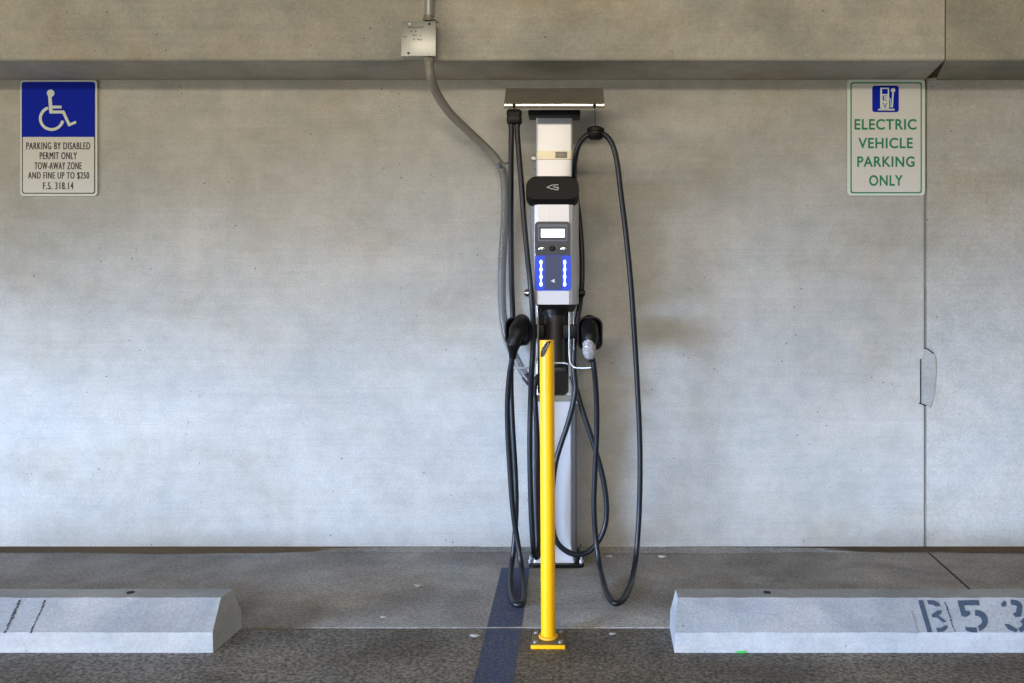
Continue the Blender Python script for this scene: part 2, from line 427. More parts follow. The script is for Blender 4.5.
poly(b, [(864, 362), (900, 366), (972, 410), (962, 430), (900, 408)])
link('stencil_digit', b, M['stencil'], WR)
def dashes(p, q, parent, n=9, w=1.1):
    b = bmesh.new()
    for k in range(n):
        f0 = k/n; f1 = (k+random.uniform(.5, .95))/n
        j = random.uniform(-.5, .5); ww = w*random.uniform(.5, 1.2)
        x0, y0 = p[0]+(q[0]-p[0])*f0+j, p[1]+(q[1]-p[1])*f0; x1, y1 = p[0]+(q[0]-p[0])*f1+j, p[1]+(q[1]-p[1])*f1
        decal(b, [(x0-ww, y0), (x0+ww, y0), (x1+ww*.9, y1), (x1-ww*.9, y1)])
    link('scrape_line', b, M['mark'], parent)
dashes((19.5, 600), (4.5, 633), WL, 12, 1.2); dashes((45, 600), (30, 633), WL, 14, .8)
dashes((945, 602), (955, 632), WR, 9, .5)
b = bmesh.new()
decal(b, [(910.5, 611), (912, 611), (918, 633), (914, 633)])
link('scrape_line', b, M['scuff'], WR)
for px, par in ((130.5, WL), (767, WR)):
    b = bmesh.new(); p = atz(px, 592.6, .1255)
    cyl(b, (p.x, p.y, .120), (p.x, p.y, .1272), .011, 16); link('anchor_hole', b, M['gap'], par)

# ---------------------------------------------------------------- yellow bollard
yb_ = -(DIST - 2.40)
base = Vector((-.0545, yb_, -.002))
B = thing('bollard', base, 'slim yellow steel post bolted to the floor in front of the charger', 'bollard')
b = bmesh.new(); box(b, (base.x-.047, yb_-.052, -.002), (base.x+.047, yb_+.045, .008), .002); link('base_plate', b, M['grime'], B)
b = bmesh.new(); box(b, (base.x-.049, yb_-.056, -.002), (base.x+.049, yb_-.050, .0085), .001); link('plate_edge', b, M['yellow'], B)
ptop = Vector((-.0585, yb_, .874)); R = .0212
b = bmesh.new(); cyl(b, (base.x, yb_, .01), ptop, R, 40)
es = [e for e in b.edges if all(v.co.z > .87 for v in e.verts)]
bmesh.ops.bevel(b, geom=es, offset=.0015, segments=2, affect='EDGES'); link('post', b, M['yellow'], B)
b = bmesh.new(); tube(b, [(base.x + .0235*math.cos(2*math.pi*k/24), yb_ + .0235*math.sin(2*math.pi*k/24), .013) for k in range(25)], .005, 8, smooth=False)
link('weld_collar', b, M['yellow2'], B)
for sx in (-1, 1):
    for sy in (-1, 1):
        b = bmesh.new(); cyl(b, (base.x+sx*.036, yb_+sy*.034, .007), (base.x+sx*.036, yb_+sy*.034, .0125), .0065, 6)
        link('anchor_bolt', b, M['galv'], B)
# slanted slot near the top, wrapped on the tube
def slot(b, outline, off, th):
    """outline px,py in the photo frame, wrapped round the tube"""
    top = []; bot = []
    for px, py in outline:
        xx = (px-547.4)/7.15*R; xx = max(-R*.98, min(R*.98, xx))
        z = CH - (py-CY)*(2.40-R)/F
        a = math.asin(xx/R)
        cx_ = base.x + (ptop.x-base.x)*(z/.874)
        top.append((cx_+(R+off)*math.sin(a), yb_-(R+off)*math.cos(a), z)); bot.append((cx_+(R-th)*math.sin(a), yb_-(R-th)*math.cos(a), z))
    loft(b, [bot, top])
def wrapslot(b, a0, a1, c1, c0, off, n=6):
    for k in range(n):
        f, g = k/n, (k+1)/n
        L = lambda p, q, u: (p[0]+(q[0]-p[0])*u, p[1]+(q[1]-p[1])*u)
        slot(b, [L(a0, a1, f), L(a0, a1, g), L(c0, c1, g), L(c0, c1, f)], off, .001)
b = bmesh.new()
L0 = [(541.6, 357), (541.8, 352), (543.5, 347.5), (546, 343.5), (548.5, 341.4), (551.5, 341.2)]
L1 = [(544.4, 357), (545.8, 354), (547.3, 350.5), (548.8, 347), (550.3, 343.8), (551.5, 341.2)]
for k in range(5):
    wrapslot(b, L0[k], L1[k], L1[k+1], (L0[k+1][0]-.05, L0[k+1][1]), .0009)
link('slot', b, M['black'], B)
b = bmesh.new()
slot(b, [(545.6, 350), (546.4, 349.3), (549.4, 343.4), (548.8, 343.2)], .0015, .001)
link('slot_edge', b, M['galv'], B)

# ---------------------------------------------------------------- charging station
PD = .20                                       # post front
S = thing('charging_station', (at(554, 500, .14).x, -.14, 0), 'silver two-cable electric car charging pedestal against the wall, blue lights lit', 'charging station')
k31 = (DIST-PD)/F
px_ = lambda p, d=PD: (p-CX)*(DIST-d)/F
pz_ = lambda p, d=PD: CH-(p-CY)*(DIST-d)/F
# upper post
def hbox(b, x0, x1, z0, z1, y0, y1, r):
    o = rrect(x0, y0, x1, y1, r)
    loft(b, [[(x, y, z0) for x, y in o], [(x, y, z1) for x, y in o]])
b = bmesh.new(); hbox(b, px_(536), px_(572.5), pz_(400), pz_(114), -PD, -.07, .008); link('upper_post', b, M['white_alu'], S)
# lower post: front panel, wider grey body and flared foot
b = bmesh.new(); hbox(b, px_(536.5), px_(571.5), .02, pz_(399.5), -PD-.012, -.1, .006); link('front_panel', b, M['white_alu'], S)
b = bmesh.new(); hbox(b, px_(531.5), px_(577), .008, pz_(400), -PD+.004, -.06, .01); link('lower_post', b, M['side_alu'], S)
b = bmesh.new()
x0, x1 = px_(536.5), px_(571.5)
loft(b, [[(x, y, z) for x, y in rrect(x0-e, -PD-.012-e*.6, x1+e, -.1, .006)] for e, z in ((.012, .012), (.008, .03), (.004, .05), (.001, .075))])
link('foot_skirt', b, M['white_alu'], S)
b = bmesh.new(); hbox(b, px_(529, .24), px_(584, .24), 0, .013, -.24, -.04, .02)
link('base_plate', b, M['black'], S)
for sx, sy in ((530.5, .215), (581.5, .215), (581.5, .075)):
    b = bmesh.new(); x = px_(sx, .22); cyl(b, (x, -sy, .012), (x, -sy, .024), .009, 6); cyl(b, (x, -sy, .023), (x, -sy, .04), .005, 10); link('anchor_bolt', b, M['galv'], S)
# bands
def band(py0, py1, xa, xb, m, name, bolt=True, d=PD):
    b = bmesh.new(); hbox(b, px_(xa), px_(xb), pz_(py1), pz_(py0), -d-.004, -.055, .008); o = link(name, b, m, S)
    if bolt:
        for q, sgn in ((xa, -1), (xb, 1)):
            b = bmesh.new(); x = px_(q); z = pz_((py0+py1)/2+1)
            cyl(b, (x, -.15, z), (x+sgn*.016, -.15, z), .012, 6); cyl(b, (x+sgn*.014, -.15, z), (x+sgn*.024, -.15, z), .006, 12)
            link('bolt', b, M['galv'], o)
band(151, 159.5, 535.5, 573, M['strap'], 'strap_band')
b = bmesh.new(); box(b, (px_(555.5), -PD-.0065, pz_(158)), (px_(567), -PD-.002, pz_(152)), .001); link('strap_clasp', b, M['steel'], S)
band(395, 401, 536, 576, M['steel'], 'joint_band', False, .216)
b = bmesh.new(); cyl(b, (px_(577.5), -.19, pz_(402)), (px_(577.5), -.207, pz_(402)), .006, 10); link('screw', b, M['galv'], S)
# boom top
x0, x1 = px_(504, .35), px_(604.4, .35)
zt, zm, zb = CH+217*3.035/F, CH+201*2.95/F, CH+197*2.95/F
b = bmesh.new()
prof = [(-.10, zt-.020), (-.343, zb), (-.35, zb+.004), (-.35, zm), (-.262, zt), (-.14, zt+.004), (-.10, zt-.004)]
loft(b, [[(x, y, z) for y, z in prof] for x in (x0, x1)])
bmesh.ops.bevel(b, geom=[e for e in b.edges], offset=.0015, segments=2, affect='EDGES')
boom = link('cable_arm_housing', b, M['steel'], S)
b = bmesh.new()
box(b, (x0+.001, -.3512, zm-.006), (x1-.001, -.3495, zm-.001)); link('bright_lip', b, M['chrome'], boom)
for p in (514, 594.5):
    b = bmesh.new(); disc_y(b, px_(p, .35), pz_(105, .35), .0055, -.352, -.349); disc_y(b, px_(p, .35), pz_(106.8, .35), .0045, -.352, -.349); link('cord_hole', b, M['gap'], boom)
b = bmesh.new(); box(b, (px_(528, .25), -.25, pz_(115, .25)), (px_(580.5, .25), -.16, zb+.018), .004); link('mounting_collar', b, M['black'], S)
# head housing : chamfered vertical prism
HD = .36
hz0, hz1 = pz_(304.5, HD), pz_(195, HD)
hx = lambda p: px_(p, HD)
def head_ring(z, e=0):
    return [(x, y, z) for x, y in ((hx(528)+.002+e, -.17), (hx(528)+e, -.30), (hx(530.5)+e, -.335), (hx(534.5)+e, -.356), (hx(538)+e, -HD), (hx(569)-e, -HD), (hx(572.5)-e, -.356), (hx(576.5)-e, -.335), (hx(579)-e, -.30), (hx(579)-.002-e, -.17))]
b = bmesh.new(); loft(b, [head_ring(hz0, .002), head_ring(hz0+.005), head_ring(hz1)])
HH = link('head_housing', b, M['alu'], S, 12)
for p in (535.2, 546.5, 571.3):
    b = bmesh.new(); box(b, (hx(p)-.0012, -HD-.0008 if 536 < p < 570 else -.357, pz_(221, HD)), (hx(p)+.0012, -.35, hz1)); link('trim_line', b, M['white_alu'], HH)
# underside bracket
b = bmesh.new()
loft(b, [[(x, y, z) for x, y in rrect(hx(a_), yy, hx(c_), -.17, .004)] for a_, c_, yy, z in ((541, 573, -.24, pz_(312, .3)), (535.5, 577.5, -.33, hz0+.002))])
link('head_bracket', b, M['darkgrey'], S)
# cap
b = bmesh.new()
def capring(x0, x1, y0, y1, y, r):
    return [(x, y, z) for x, z in rrect(px_(x0, .37), pz_(y1, .37), px_(x1, .37), pz_(y0, .37), r, 8)]
rr = (.032, .032, .040, .040)
def scal(v): return tuple(q*v for q in rr)
rings = [capring(527.2, 578, 173.5, 202, -.16, scal(1)), capring(525.8, 579, 174.2, 205.6, -.30, scal(1)),
         capring(525.6, 579.2, 175, 206, -.345, scal(1)), capring(526.0, 578.8, 176, 204, -.362, scal(1)), capring(527, 577.8, 177.5, 199.5, -.374, scal(.9))]
# the front leans: push lower part of last ring forward
zt_, zb_ = pz_(181, .37), pz_(200, .37)
rings[-1] = [(x, y - .010 * (zt_ - z)/(zt_-zb_), z) for x, y, z in rings[-1]]
loft(b, rings); cap = link('top_cap', b, M['gloss_black'], S, 40)
b = bmesh.new()
lg = [(px_(x, .38), pz_(y, .38)) for x, y in ((558.3, 184.9), (552, 185.2), (547, 187.4), (551.5, 188.8), (557.8, 190), (558.2, 187.6), (553.2, 186.9))]
stroke(b, lg, .0022, -.3775, .006); link('emblem', b, M['signwhite'], cap)
# display bezel
def plate(name, x0, x1, y0, y1, d, th, r, m, parent, n=5):
    b = bmesh.new(); prism_y(b, rrect(px_(x0, d), pz_(y1, d), px_(x1, d), pz_(y0, d), r, n), -(d-th), -d); return link(name, b, m, parent)
D1 = HD+.006
bz = plate('display_panel', 534.8, 570.4, 221.5, 255.5, D1, .008, (.006, .006, .014, .014), M['bezel'], S)
bz2 = plate('screen_frame', 537.8, 567.4, 224.2, 241.2, D1+.0012, .003, .004, M['bezel2'], bz)
plate('screen_surround', 539.3, 566, 226.8, 239.8, D1+.0022, .003, .003, M['bezel'], bz)
plate('screen', 541, 564.7, 229, 237.4, D1+.0032, .003, .001, M['screen'], bz)
for p, m_, rx in ((541.7, 'chrome', 3.6), (552.3, 'black', 3.3), (563.4, 'chrome', 3.6)):
    b = bmesh.new(); xx, z_ = px_(p, D1), pz_(248.6, D1)
    k_ = (DIST-D1)/F
    rings = []
    for f, dd in ((1, 0), (1, .002), (.8, .0045), (.4, .0056)):
        rings.append([(xx+rx*k_*f*math.cos(2*math.pi*q/20), -D1-dd+.001, z_+2.7*k_*f*math.sin(2*math.pi*q/20)) for q in range(20)])
    loft(b, rings); link('button', b, M[m_], bz)
lp = plate('light_panel', 534.8, 571, 255.2, 290.6, D1-.001, .008, (.011, .011, .001, .001), M['bluepanel'], S)
plate('centre_panel', 544.6, 561.6, 256, 289.8, D1+.0002, .003, .002, M['navypanel'], lp)
for p in (541, 564.7):
    for q in (262.2, 269.4, 276.8, 284.2):
        b = bmesh.new(); disc_y(b, px_(p, D1), pz_(q, D1), .0052, -D1+.002, -D1-.001, 16, .0078); link('indicator_light', b, M['led'], lp)
    b = bmesh.new(); box(b, (px_(p-.7, D1), -D1-.0004, pz_(284, D1)), (px_(p+.7, D1), -D1+.002, pz_(262, D1))); link('light_strip', b, M['led'], lp)
b = bmesh.new(); prism_y(b, [(px_(x, D1), pz_(y, D1)) for x, y in ((550.6, 281), (554.6, 278.6), (554.8, 283))], -D1+.001, -D1-.001); link('emblem', b, M['signwhite'], lp)
# side lock studs on the head
for p, sg, m_ in ((583, 1, 'black'), (526.3, -1, 'chrome')):
    b = bmesh.new(); x = px_(p, .27); z = pz_(293, .27)
    cyl(b, (x-sg*.02, -.27, z), (x+sg*.003, -.27, z), .015, 18); cyl(b, (x+sg*.002, -.27, z), (x+sg*.008, -.27, z), .009, 18); link('side_lock', b, M[m_], S)
# black recessed panel on the post under the head
b = bmesh.new(); prism_y(b, rrect(px_(537.5), pz_(395, .21), px_(568.5), pz_(306), (.02, .02, .002, .002)), -PD+.01, -PD-.010); rec = link('cable_entry_panel', b, M['gloss_black'], S)
b = bmesh.new(); cyl(b, (px_(554.5), -.225, pz_(310)), (px_(554.5), -.225, pz_(364)), .04, 28); link('swivel_column', b, M['darkgrey'], rec)
b = bmesh.new(); cyl(b, (px_(554.5), -.225, pz_(308)), (px_(554.5), -.225, pz_(315)), .045, 28); link('swivel_collar', b, M['black'], rec)
b = bmesh.new(); box(b, (px_(541), -.222, pz_(372)), (px_(566), -.205, pz_(366)), .002); link('vent_bar', b, M['darkgrey'], rec)
# wire hangers
d = .30
w = lambda pts: [at(x, y, q) for x, y, q in pts]
b = bmesh.new(); tube(b, w([(537.6, 312, .29), (537.8, 325, .30), (537.6, 345, .30), (536.6, 360, .305), (534, 366.5, .31), (528, 367.8, .32), (512, 367.6, .33)]), .0030, 10); link('wire_hanger', b, M['wire'], S)
b = bmesh.new(); tube(b, w([(553, 363, .27), (564, 363, .28), (568, 364, .29)]), .0026, 10)
link('wire_hanger', b, M['wire'], S)
b = bmesh.new(); tube(b, w([(569.2, 312, .29), (569.2, 330, .30), (569.4, 355, .30), (570.6, 363, .305), (574.5, 367.2, .31), (580, 368, .32), (592, 367.6, .34), (595.5, 366, .36), (598.5, 362.5, .37)]), .0030, 10); link('wire_hanger', b, M['wire'], S)
b = bmesh.new(); tube(b, w([(573.8, 312, .26), (573.8, 330, .265), (574, 350, .265)]), .0030, 10); link('wire_hanger', b, M['side_alu'], S)
# holsters
def holster(x0, x1, y0, y1, side):
    d0, d1 = .25, .335
    b = bmesh.new()
    rad = (.030, .030, .034, .034)
    def ring(e, dd): return [(x, -dd, z) for x, z in rrect(px_(x0, d1)+e, pz_(y1, d1)+e, px_(x1, d1)-e, pz_(y0, d1)-e, tuple(max(.004, q-e) for q in rad), 8)]
    R_ = [[b.verts.new(p) for p in r_] for r_ in (ring(.010, d0), ring(.002, d0+.03), ring(0, d1-.004), ring(.0015, d1), ring(.006, d1), ring(.009, d1-.006), ring(.014, d0+.03))]
    nn = len(R_[0])
    for a_, c_ in zip(R_, R_[1:]):
        for i in range(nn): b.faces.new((a_[i], a_[(i+1) % nn], c_[(i+1) % nn], c_[i]))
    b.faces.new(R_[0][::-1]); b.faces.new(R_[-1])
    h = link('connector_holster', b, M['gloss_black'], S)
    b = bmesh.new(); xa = px_(x1-3, d1) if side < 0 else px_(x0+3, d1); xb = px_(545 if side < 0 else 563)
    box(b, (xa, -.27, pz_(338)), (xb, -.20, pz_(324)), .004); link('holster_bracket', b, M['black'], h)
    return h
holster(504.5, 531, 316.5, 346, -1); holster(577, 602.8, 316.5, 350.5, 1)

# cables
RC = .0099
def cable(name, pts, label=None):
    b = bmesh.new(); tube(b, pts, RC, 14, step=10); o = link(name, b, M['rubber'], S)
    if label: o['label'] = label
    return o
Lp = [at(513.3, 345, .385), at(512.5, 356, .39), at(509.5, 375, .37), at(507.6, 400, .35), at(507.8, 430, .335), at(510, 470, .325), at(513, 510, .32), at(518, 545, .32),
      at(521.5, 566, .345), atz(523.5, 584, .016), atz(523.6, 597, .0105), atz(520.8, 604.5, .0105), atz(515.5, 604.3, .0105), atz(511, 594, .0115), atz(510.2, 580, .018),
      at(512, 562, .31), at(514.2, 543, .285), at(516, 515, .27), at(515.8, 485, .262), at(514, 450, .255), at(512, 415, .25), at(511, 380, .24), at(512.5, 345, .225),
      at(512.8, 315, .225), at(511.6, 280, .25), at(511, 230, .28), at(511, 180, .32), at(511.2, 150, .343), at(511.4, 133, .350), at(511.6, 120, .352),
      at(514.2, 114, .352),
      at(516.8, 120, .352), at(517.3, 133, .350), at(519, 155, .348), at(521.5, 185, .345), at(524, 220, .345), at(527.3, 255, .355), at(530.5, 285, .37), at(532.6, 310, .365), at(533.4, 335, .345), at(532, 365, .335),
      at(530.6, 400, .30), at(529.8, 440, .29), at(530.5, 490, .285), at(531.8, 525, .283), at(533.2, 545, .28), at(535, 556, .268), at(537.4, 557, .256), at(539, 545, .25), at(538.6, 515, .245), at(538, 480, .242), at(537.2, 440, .24), at(535.4, 405, .24), at(534.4, 388, .235), at(537.5, 377, .225), at(543, 375, .205)]
c1 = cable('charging_cable', Lp)
Rp = [at(591.6, 354, .385), at(593.5, 365, .385), at(596, 390, .365), at(596.8, 430, .34), at(595, 470, .325), at(594, 510, .318), at(596.5, 545, .32), at(599.5, 565, .35),
      atz(604, 584, .016), atz(609, 597, .0105), atz(615, 603.2, .0105), atz(621, 601, .0105), atz(627, 592, .0110), atz(632.5, 577, .017), at(636, 556, .31), at(638.8, 520, .285), at(640, 480, .28), at(639.8, 440, .28), at(637.6, 390, .285), at(634.8, 340, .295), at(630.6, 280, .315), at(625.5, 230, .33), at(620.5, 190, .345),
      at(617, 162, .352), at(612.5, 145, .355), at(606, 136, .357), at(595.5, 132.5, .358),
      at(586, 136.2, .357), at(579.5, 143.5, .352), at(575.6, 156, .335), at(574.3, 172, .29), at(575.5, 190, .20), at(579.5, 220, .17), at(582, 255, .18), at(581.8, 285, .19), at(579.8, 305, .215), at(576.5, 325, .235), at(574.2, 345, .25), at(573.8, 368, .255), at(575.4, 388, .255),
      at(573.4, 402, .258), at(567.4, 425, .265), at(561, 444, .27), at(555.8, 462, .275), at(552.4, 490, .275), at(552, 520, .272), at(556, 540, .27), at(564, 549.5, .268), at(576, 554.5, .262), at(588, 552, .25), at(599, 540, .24), at(605.2, 525, .235), at(606.6, 505, .235), at(603.4, 480, .235), at(597, 455, .235), at(589, 430, .232), at(581.6, 408, .228), at(576.6, 390, .22), at(571.5, 376, .205)]
c2 = cable('charging_cable', Rp)
# cable clamps on retractor cords
b = bmesh.new()
c_ = at(514.3, 117, .352)
loft(b, [[(c_.x+dx, c_.y+dy, c_.z+z) for dx, dy in [(x*q, y*q) for x, y in rrect(-.027, -.020, .027, .020, .010)]] for z, q in ((-.026, .85), (-.020, 1), (-.004, 1), (-.002, .88), (.003, .88), (.005, 1), (.019, 1), (.025, .8))])
link('cable_clamp', b, M['black'], c1)
b = bmesh.new(); cyl(b, c_+Vector((0, 0, .02)), at(514, 105.5, .347), .002, 8); link('retractor_cord', b, M['gap'], S)
c_ = at(595.6, 133, .358)
b = bmesh.new()
rings = []
for z, r_ in ((-.024, .018), (-.018, .026), (-.006, .0305), (-.004, .027), (.004, .027), (.006, .0315), (.016, .0305), (.022, .020), (.025, .008)):
    rings.append([(c_.x+r_*math.cos(2*math.pi*k/28), c_.y+r_*.7*math.sin(2*math.pi*k/28), c_.z+z) for k in range(28)])
loft(b, rings); link('cable_clamp', b, M['black'], c2)
b = bmesh.new(); cyl(b, c_+Vector((0, 0, .02)), at(594.6, 105.5, .347), .0013, 8); link('retractor_cord', b, M['gap'], S)
# connectors
def interp(K, t):
    for (a, x), (c, y) in zip(K, K[1:]):
        if t <= c: return x + (y-x)*(t-a)/(c-a)
    return K[-1][1]
b = bmesh.new(); tube(b, [at(522, 322, .285), at(520.5, 327, .35), at(517.5, 333, .385), at(514.4, 341, .398), at(513, 349, .394), at(512.6, 358, .388)],
     lambda t: interp([(0, .03), (.35, .034), (.52, .033), (.62, .025), (.72, .0235), (.75, .026), (.80, .022), (.9, .0155), (1, .012)], t), 20)
con = link('charging_connector', b, M['black'], c1)
b = bmesh.new(); tube(b, [at(589.5, 322, .285), at(589.8, 328, .345), at(590, 336, .38), at(590.4, 346, .392), at(591, 354, .388), at(591.8, 362, .385)],
     lambda t: interp([(0, .028), (.35, .030), (.55, .028), (.7, .020), (.85, .015), (1, .012)], t), 20)
link('charging_connector', b, M['black'], c2)
b = bmesh.new()
K = [(0, .014), (.12, .020), (.4, .0235), (.7, .022), (.9, .017), (1, .011)]
tube(b, [at(589.6, 339.5, .392), at(589.2, 344, .395), at(589.4, 352, .394), at(590.8, 358.5, .387)], lambda t: interp(K, t), 26)
for v in b.verts:
    v.co += Vector((random.uniform(-1, 1), random.uniform(-1, 1), random.uniform(-1, 1)))*.0022
o = link('plastic_wrap', b, M['wrap'], c2, 15); o['label'] = 'crinkled clear plastic wrapped round the right connector'

# ---------------------------------------------------------------- electrical conduit and box
jd = DB
J = thing('junction_box', at(418.5, 39, DB), 'square galvanised junction box on the beam with handwritten marks', 'electrical box')
kx = lambda p, d: (p-CX)*(DIST-d)/F
kz = lambda p, d: CH-(p-CY)*(DIST-d)/F
dj = DB+.052
b = bmesh.new(); box(b, (kx(402, dj), -DB-.0005, kz(55.5, dj)), (kx(434.8, dj), -dj+.002, kz(21.8, dj)), .002); link('box_body', b, M['galv'], J)
b = bmesh.new(); box(b, (kx(401, dj), -dj+.003, kz(56, dj)), (kx(435.8, dj), -dj, kz(21.2, dj)), .0012); cv = link('cover_plate', b, M['galv'], J)
for p, q in ((429.4, 24), (409.5, 24), (408.5, 53.2), (428, 53.4)):
    b = bmesh.new(); disc_y(b, kx(p, dj), kz(q, dj), .0042, -dj+.001, -dj-.0015, 12); link('cover_screw', b, M['gap' if (p, q) in ((429.4, 24), (408.5, 53.2)) else 'galv'], cv)
b = bmesh.new()
for (xa, xb, y_, h_) in ((408, 424, 27.3, 1.4), (410, 417, 31.3, 1.2), (412.5, 421, 35.4, 1.3), (403, 409, 36.8, .6), (413, 423, 39.5, 1.3)):
    x = xa; up_ = 1; pts = []
    while x < xb:
        pts.append((kx(x, dj), kz(y_ + up_*h_*random.uniform(.5, 1), dj))); x += random.uniform(.5, 1.1); up_ = -up_
        if random.random() < .2 and len(pts) > 2: stroke(b, pts, .0013, -dj-.0001, .0004); pts = []; x += 1.2
    if len(pts) > 1: stroke(b, pts, .0013, -dj-.0001, .0004)
link('handwriting', b, M['ink'], cv)
dc = DB+.024
P_ = thing('conduit_pipe', at(428.8, 10, DB), 'straight galvanised conduit pipe rising from the junction box', 'conduit')
b = bmesh.new(); x = kx(428.8, dc); cyl(b, (x, -dc, kz(17.5, dc)), (x, -dc, 2.6), .0155, 24); link('pipe', b, M['galv'], P_)
b = bmesh.new(); cyl(b, (x, -dc, kz(21.8, dc)+.001), (x, -dc, kz(16, dc)), .019, 24); cyl(b, (x, -dc, kz(20, dc)), (x, -dc, kz(18.6, dc)), .0215, 8); cf = link('coupling', b, M['steel'], P_)
b = bmesh.new(); z = kz(19, dc); cyl(b, (x+.016, -dc-.006, z), (x+.031, -dc-.008, z), .0045, 8); link('set_screw', b, M['galv'], cf)
FC = thing('flexible_conduit', at(500, 200, 0), 'grey flexible conduit curving from the junction box down to the charger', 'conduit')
b = bmesh.new(); x = kx(429, dc); cyl(b, (x, -dc, kz(56, dc)-.0005), (x, -dc, kz(66, dc)), .018, 24); cyl(b, (x, -dc, kz(59, dc)), (x, -dc, kz(62, dc)), .0215, 8); link('end_fitting', b, M['conduit'], FC)
up = [at(429, 64, dc), at(430.6, 76, dc-.004), at(436.5, 93, .24), at(449, 112, .19), at(466, 129, .14), at(482, 144, .10), at(493, 155, .08), at(500, 165, .07)]
b = bmesh.new(); tube(b, up, .0165, 18); link('jacketed_section', b, M['conduit'], FC)
lo = [at(500, 165, .07), at(503.5, 175, .065), at(505.5, 200, .055), at(504.6, 225, .05), at(502.8, 250, .045), at(501.8, 282, .045), at(502.6, 312, .05), at(507, 338, .065), at(515.5, 358, .085), at(524.5, 374, .105), at(531, 381, .12), at(536.5, 383, .13)]
Q = resample(lo, .0026)
rings_r = [.0158 + (.0014 if i % 3 else -.0012) for i in range(len(Q))]
b = bmesh.new(); tube(b, Q, lambda t: rings_r[min(len(Q)-1, int(round(t*(len(Q)-1))))], 18, smooth=False); link('corrugated_section', b, M['flex'], FC, 80)
b = bmesh.new(); a_, c_ = at(498.6, 162.2, .073), at(501.6, 168, .067); cyl(b, a_, c_, .0205, 8)
mid = (a_+c_)/2; cyl(b, mid+Vector((.018, -.004, .003)), mid+Vector((.035, -.008, .008)), .0055, 8); link('clamp_ring', b, M['chrome'], FC)
b = bmesh.new(); cyl(b, at(526, 375.6, .108), at(530, 380.5, .116), .0205, 20); cyl(b, at(530, 380.5, .116), at(534, 383, .125), .023, 8); link('end_fitting', b, M['darkgrey'], FC)

# ---------------------------------------------------------------- signs
def strokes_px(b, pts, w, y, fn): stroke(b, [fn(*p) for p in pts], w, y)
ys = -.008
sx = lambda p: (p-CX)*(DIST+ys)/F
sz = lambda p: CH-(p-CY)*(DIST+ys)/F
def sign_plate(x0, x1, y0, y1, label, grp=None):
    t = thing('parking_sign', ((sx(x0)+sx(x1))/2, 0, (sz(y0)+sz(y1))/2), label, 'sign', grp)
    b = bmesh.new(); prism_y(b, rrect(sx(x0), sz(y1), sx(x1), sz(y0), .014, 6), ys+.003, ys); link('plate', b, M['signborder'], t)
    for z in (sz(y0)-.03, sz(y1)+.03):
        b = bmesh.new(); cyl(b, ((sx(x0)+sx(x1))/2, -.0005, z), ((sx(x0)+sx(x1))/2, ys+.001, z), .006, 10)
        link('standoff', b, M['galv'], t)
    return t
def face(name, x0, x1, y0, y1, r, th, m, t):
    b = bmesh.new(); prism_y(b, rrect(sx(x0), sz(y1), sx(x1), sz(y0), r, 5), ys+.001, ys-th); return link(name, b, m, t)
T = sign_plate(20.3, 97.2, 80.2, 196, 'blue and white disabled permit parking sign with wheelchair symbol')
zf = lambda X, Y: (sx(10+X/5.06), sz(70+Y/5.06))
face('black_border', 22, 95.2, 82, 193.8, .010, .0005, M['signblack'], T)
face('text_panel', 23, 94.2, 136.8, 192.8, (.008, .008, .001, .001), .0009, M['signwhite'], T)
pn = face('symbol_panel', 21.8, 94.8, 81.8, 137, (.001, .001, .010, .010), .0010, M['signblue'], T)
b = bmesh.new(); yq = ys-.0010
cx_, cz_ = zf(207, 118); disc_y(b, cx_, cz_, 19/5.06*.004, yq, yq-.0008)
wd = 15/5.06*.004
zc = [0]
def zs(pts, w=wd): zc[0] += .00025; stroke(b, [zf(*p) for p in pts], w, yq, .0008 + zc[0])
zs([(203, 132), (209, 218)], wd*1.15); zs([(206, 188), (262, 188)], wd*.95); zs([(204, 213), (274, 213)]); zs([(270, 209), (304, 284)], wd*.95); zs([(296, 281), (336, 264)], wd*.85)
arc = [(213+57*math.cos(math.radians(a)), 246+56*math.sin(math.radians(a))) for a in range(12, 256, 8)]
zs([(x, y) for x, y in arc], wd*.95)
link('wheelchair_symbol', b, M['signborder'], pn)
for txt, xa, xb, yc in (('PARKING BY DISABLED', 83, 405, 384), ('PERMIT ONLY', 151, 338, 434), ('TOW-AWAY ZONE', 125, 362, 485), ('AND FINE UP TO $250', 92, 400, 536), ('F.S. 318.14', 168, 320, 586)):
    x0, z0 = zf(xa, yc+18); x1, z1 = zf(xb, yc-18)
    if '$' in txt: z0 -= .001; z1 += .001
    text_obj('lettering', txt, x0, z0, x1, z1, ys-.0009, M['signblack'], T, 0, 1.16, fat=.0013)
T = sign_plate(847.3, 925, 79.6, 195.6, 'white and green electric vehicle parking only sign with blue pump symbol')
zf = lambda X, Y: (sx(835+X/5.06), sz(70+Y/5.06))
face('green_border', 850.4, 921.8, 82.2, 193.4, .010, .0005, M['signgreen'], T)
face('text_panel', 851.7, 920.5, 83.5, 192.1, .008, .0009, M['signwhite'], T)
pn = face('symbol_panel', 872.1, 898.7, 85.7, 112.2, .010, .0013, M['signblue'], T)
b = bmesh.new(); yq = ys-.0013
def fr(x0, y0, x1, y1, r=.0005):
    a_, b_ = zf(x0, y1), zf(x1, y0); prism_y(b, rrect(a_[0], a_[1], b_[0], b_[1], r, 3), yq, yq-.0006)
fr(228, 90, 273, 200, .002); fr(218, 197, 300, 205)
cx_, cz_ = zf(293, 103); disc_y(b, cx_, cz_, 11/5.06*.004, yq, yq-.0006)
stroke(b, [zf(293, 110), zf(290, 160), zf(288, 188)], 8/5.06*.004, yq); stroke(b, [zf(272, 142), zf(280, 150), zf(279, 186), zf(290, 190)], 3.5/5.06*.004, yq)
link('pump_symbol', b, M['signborder'], pn)
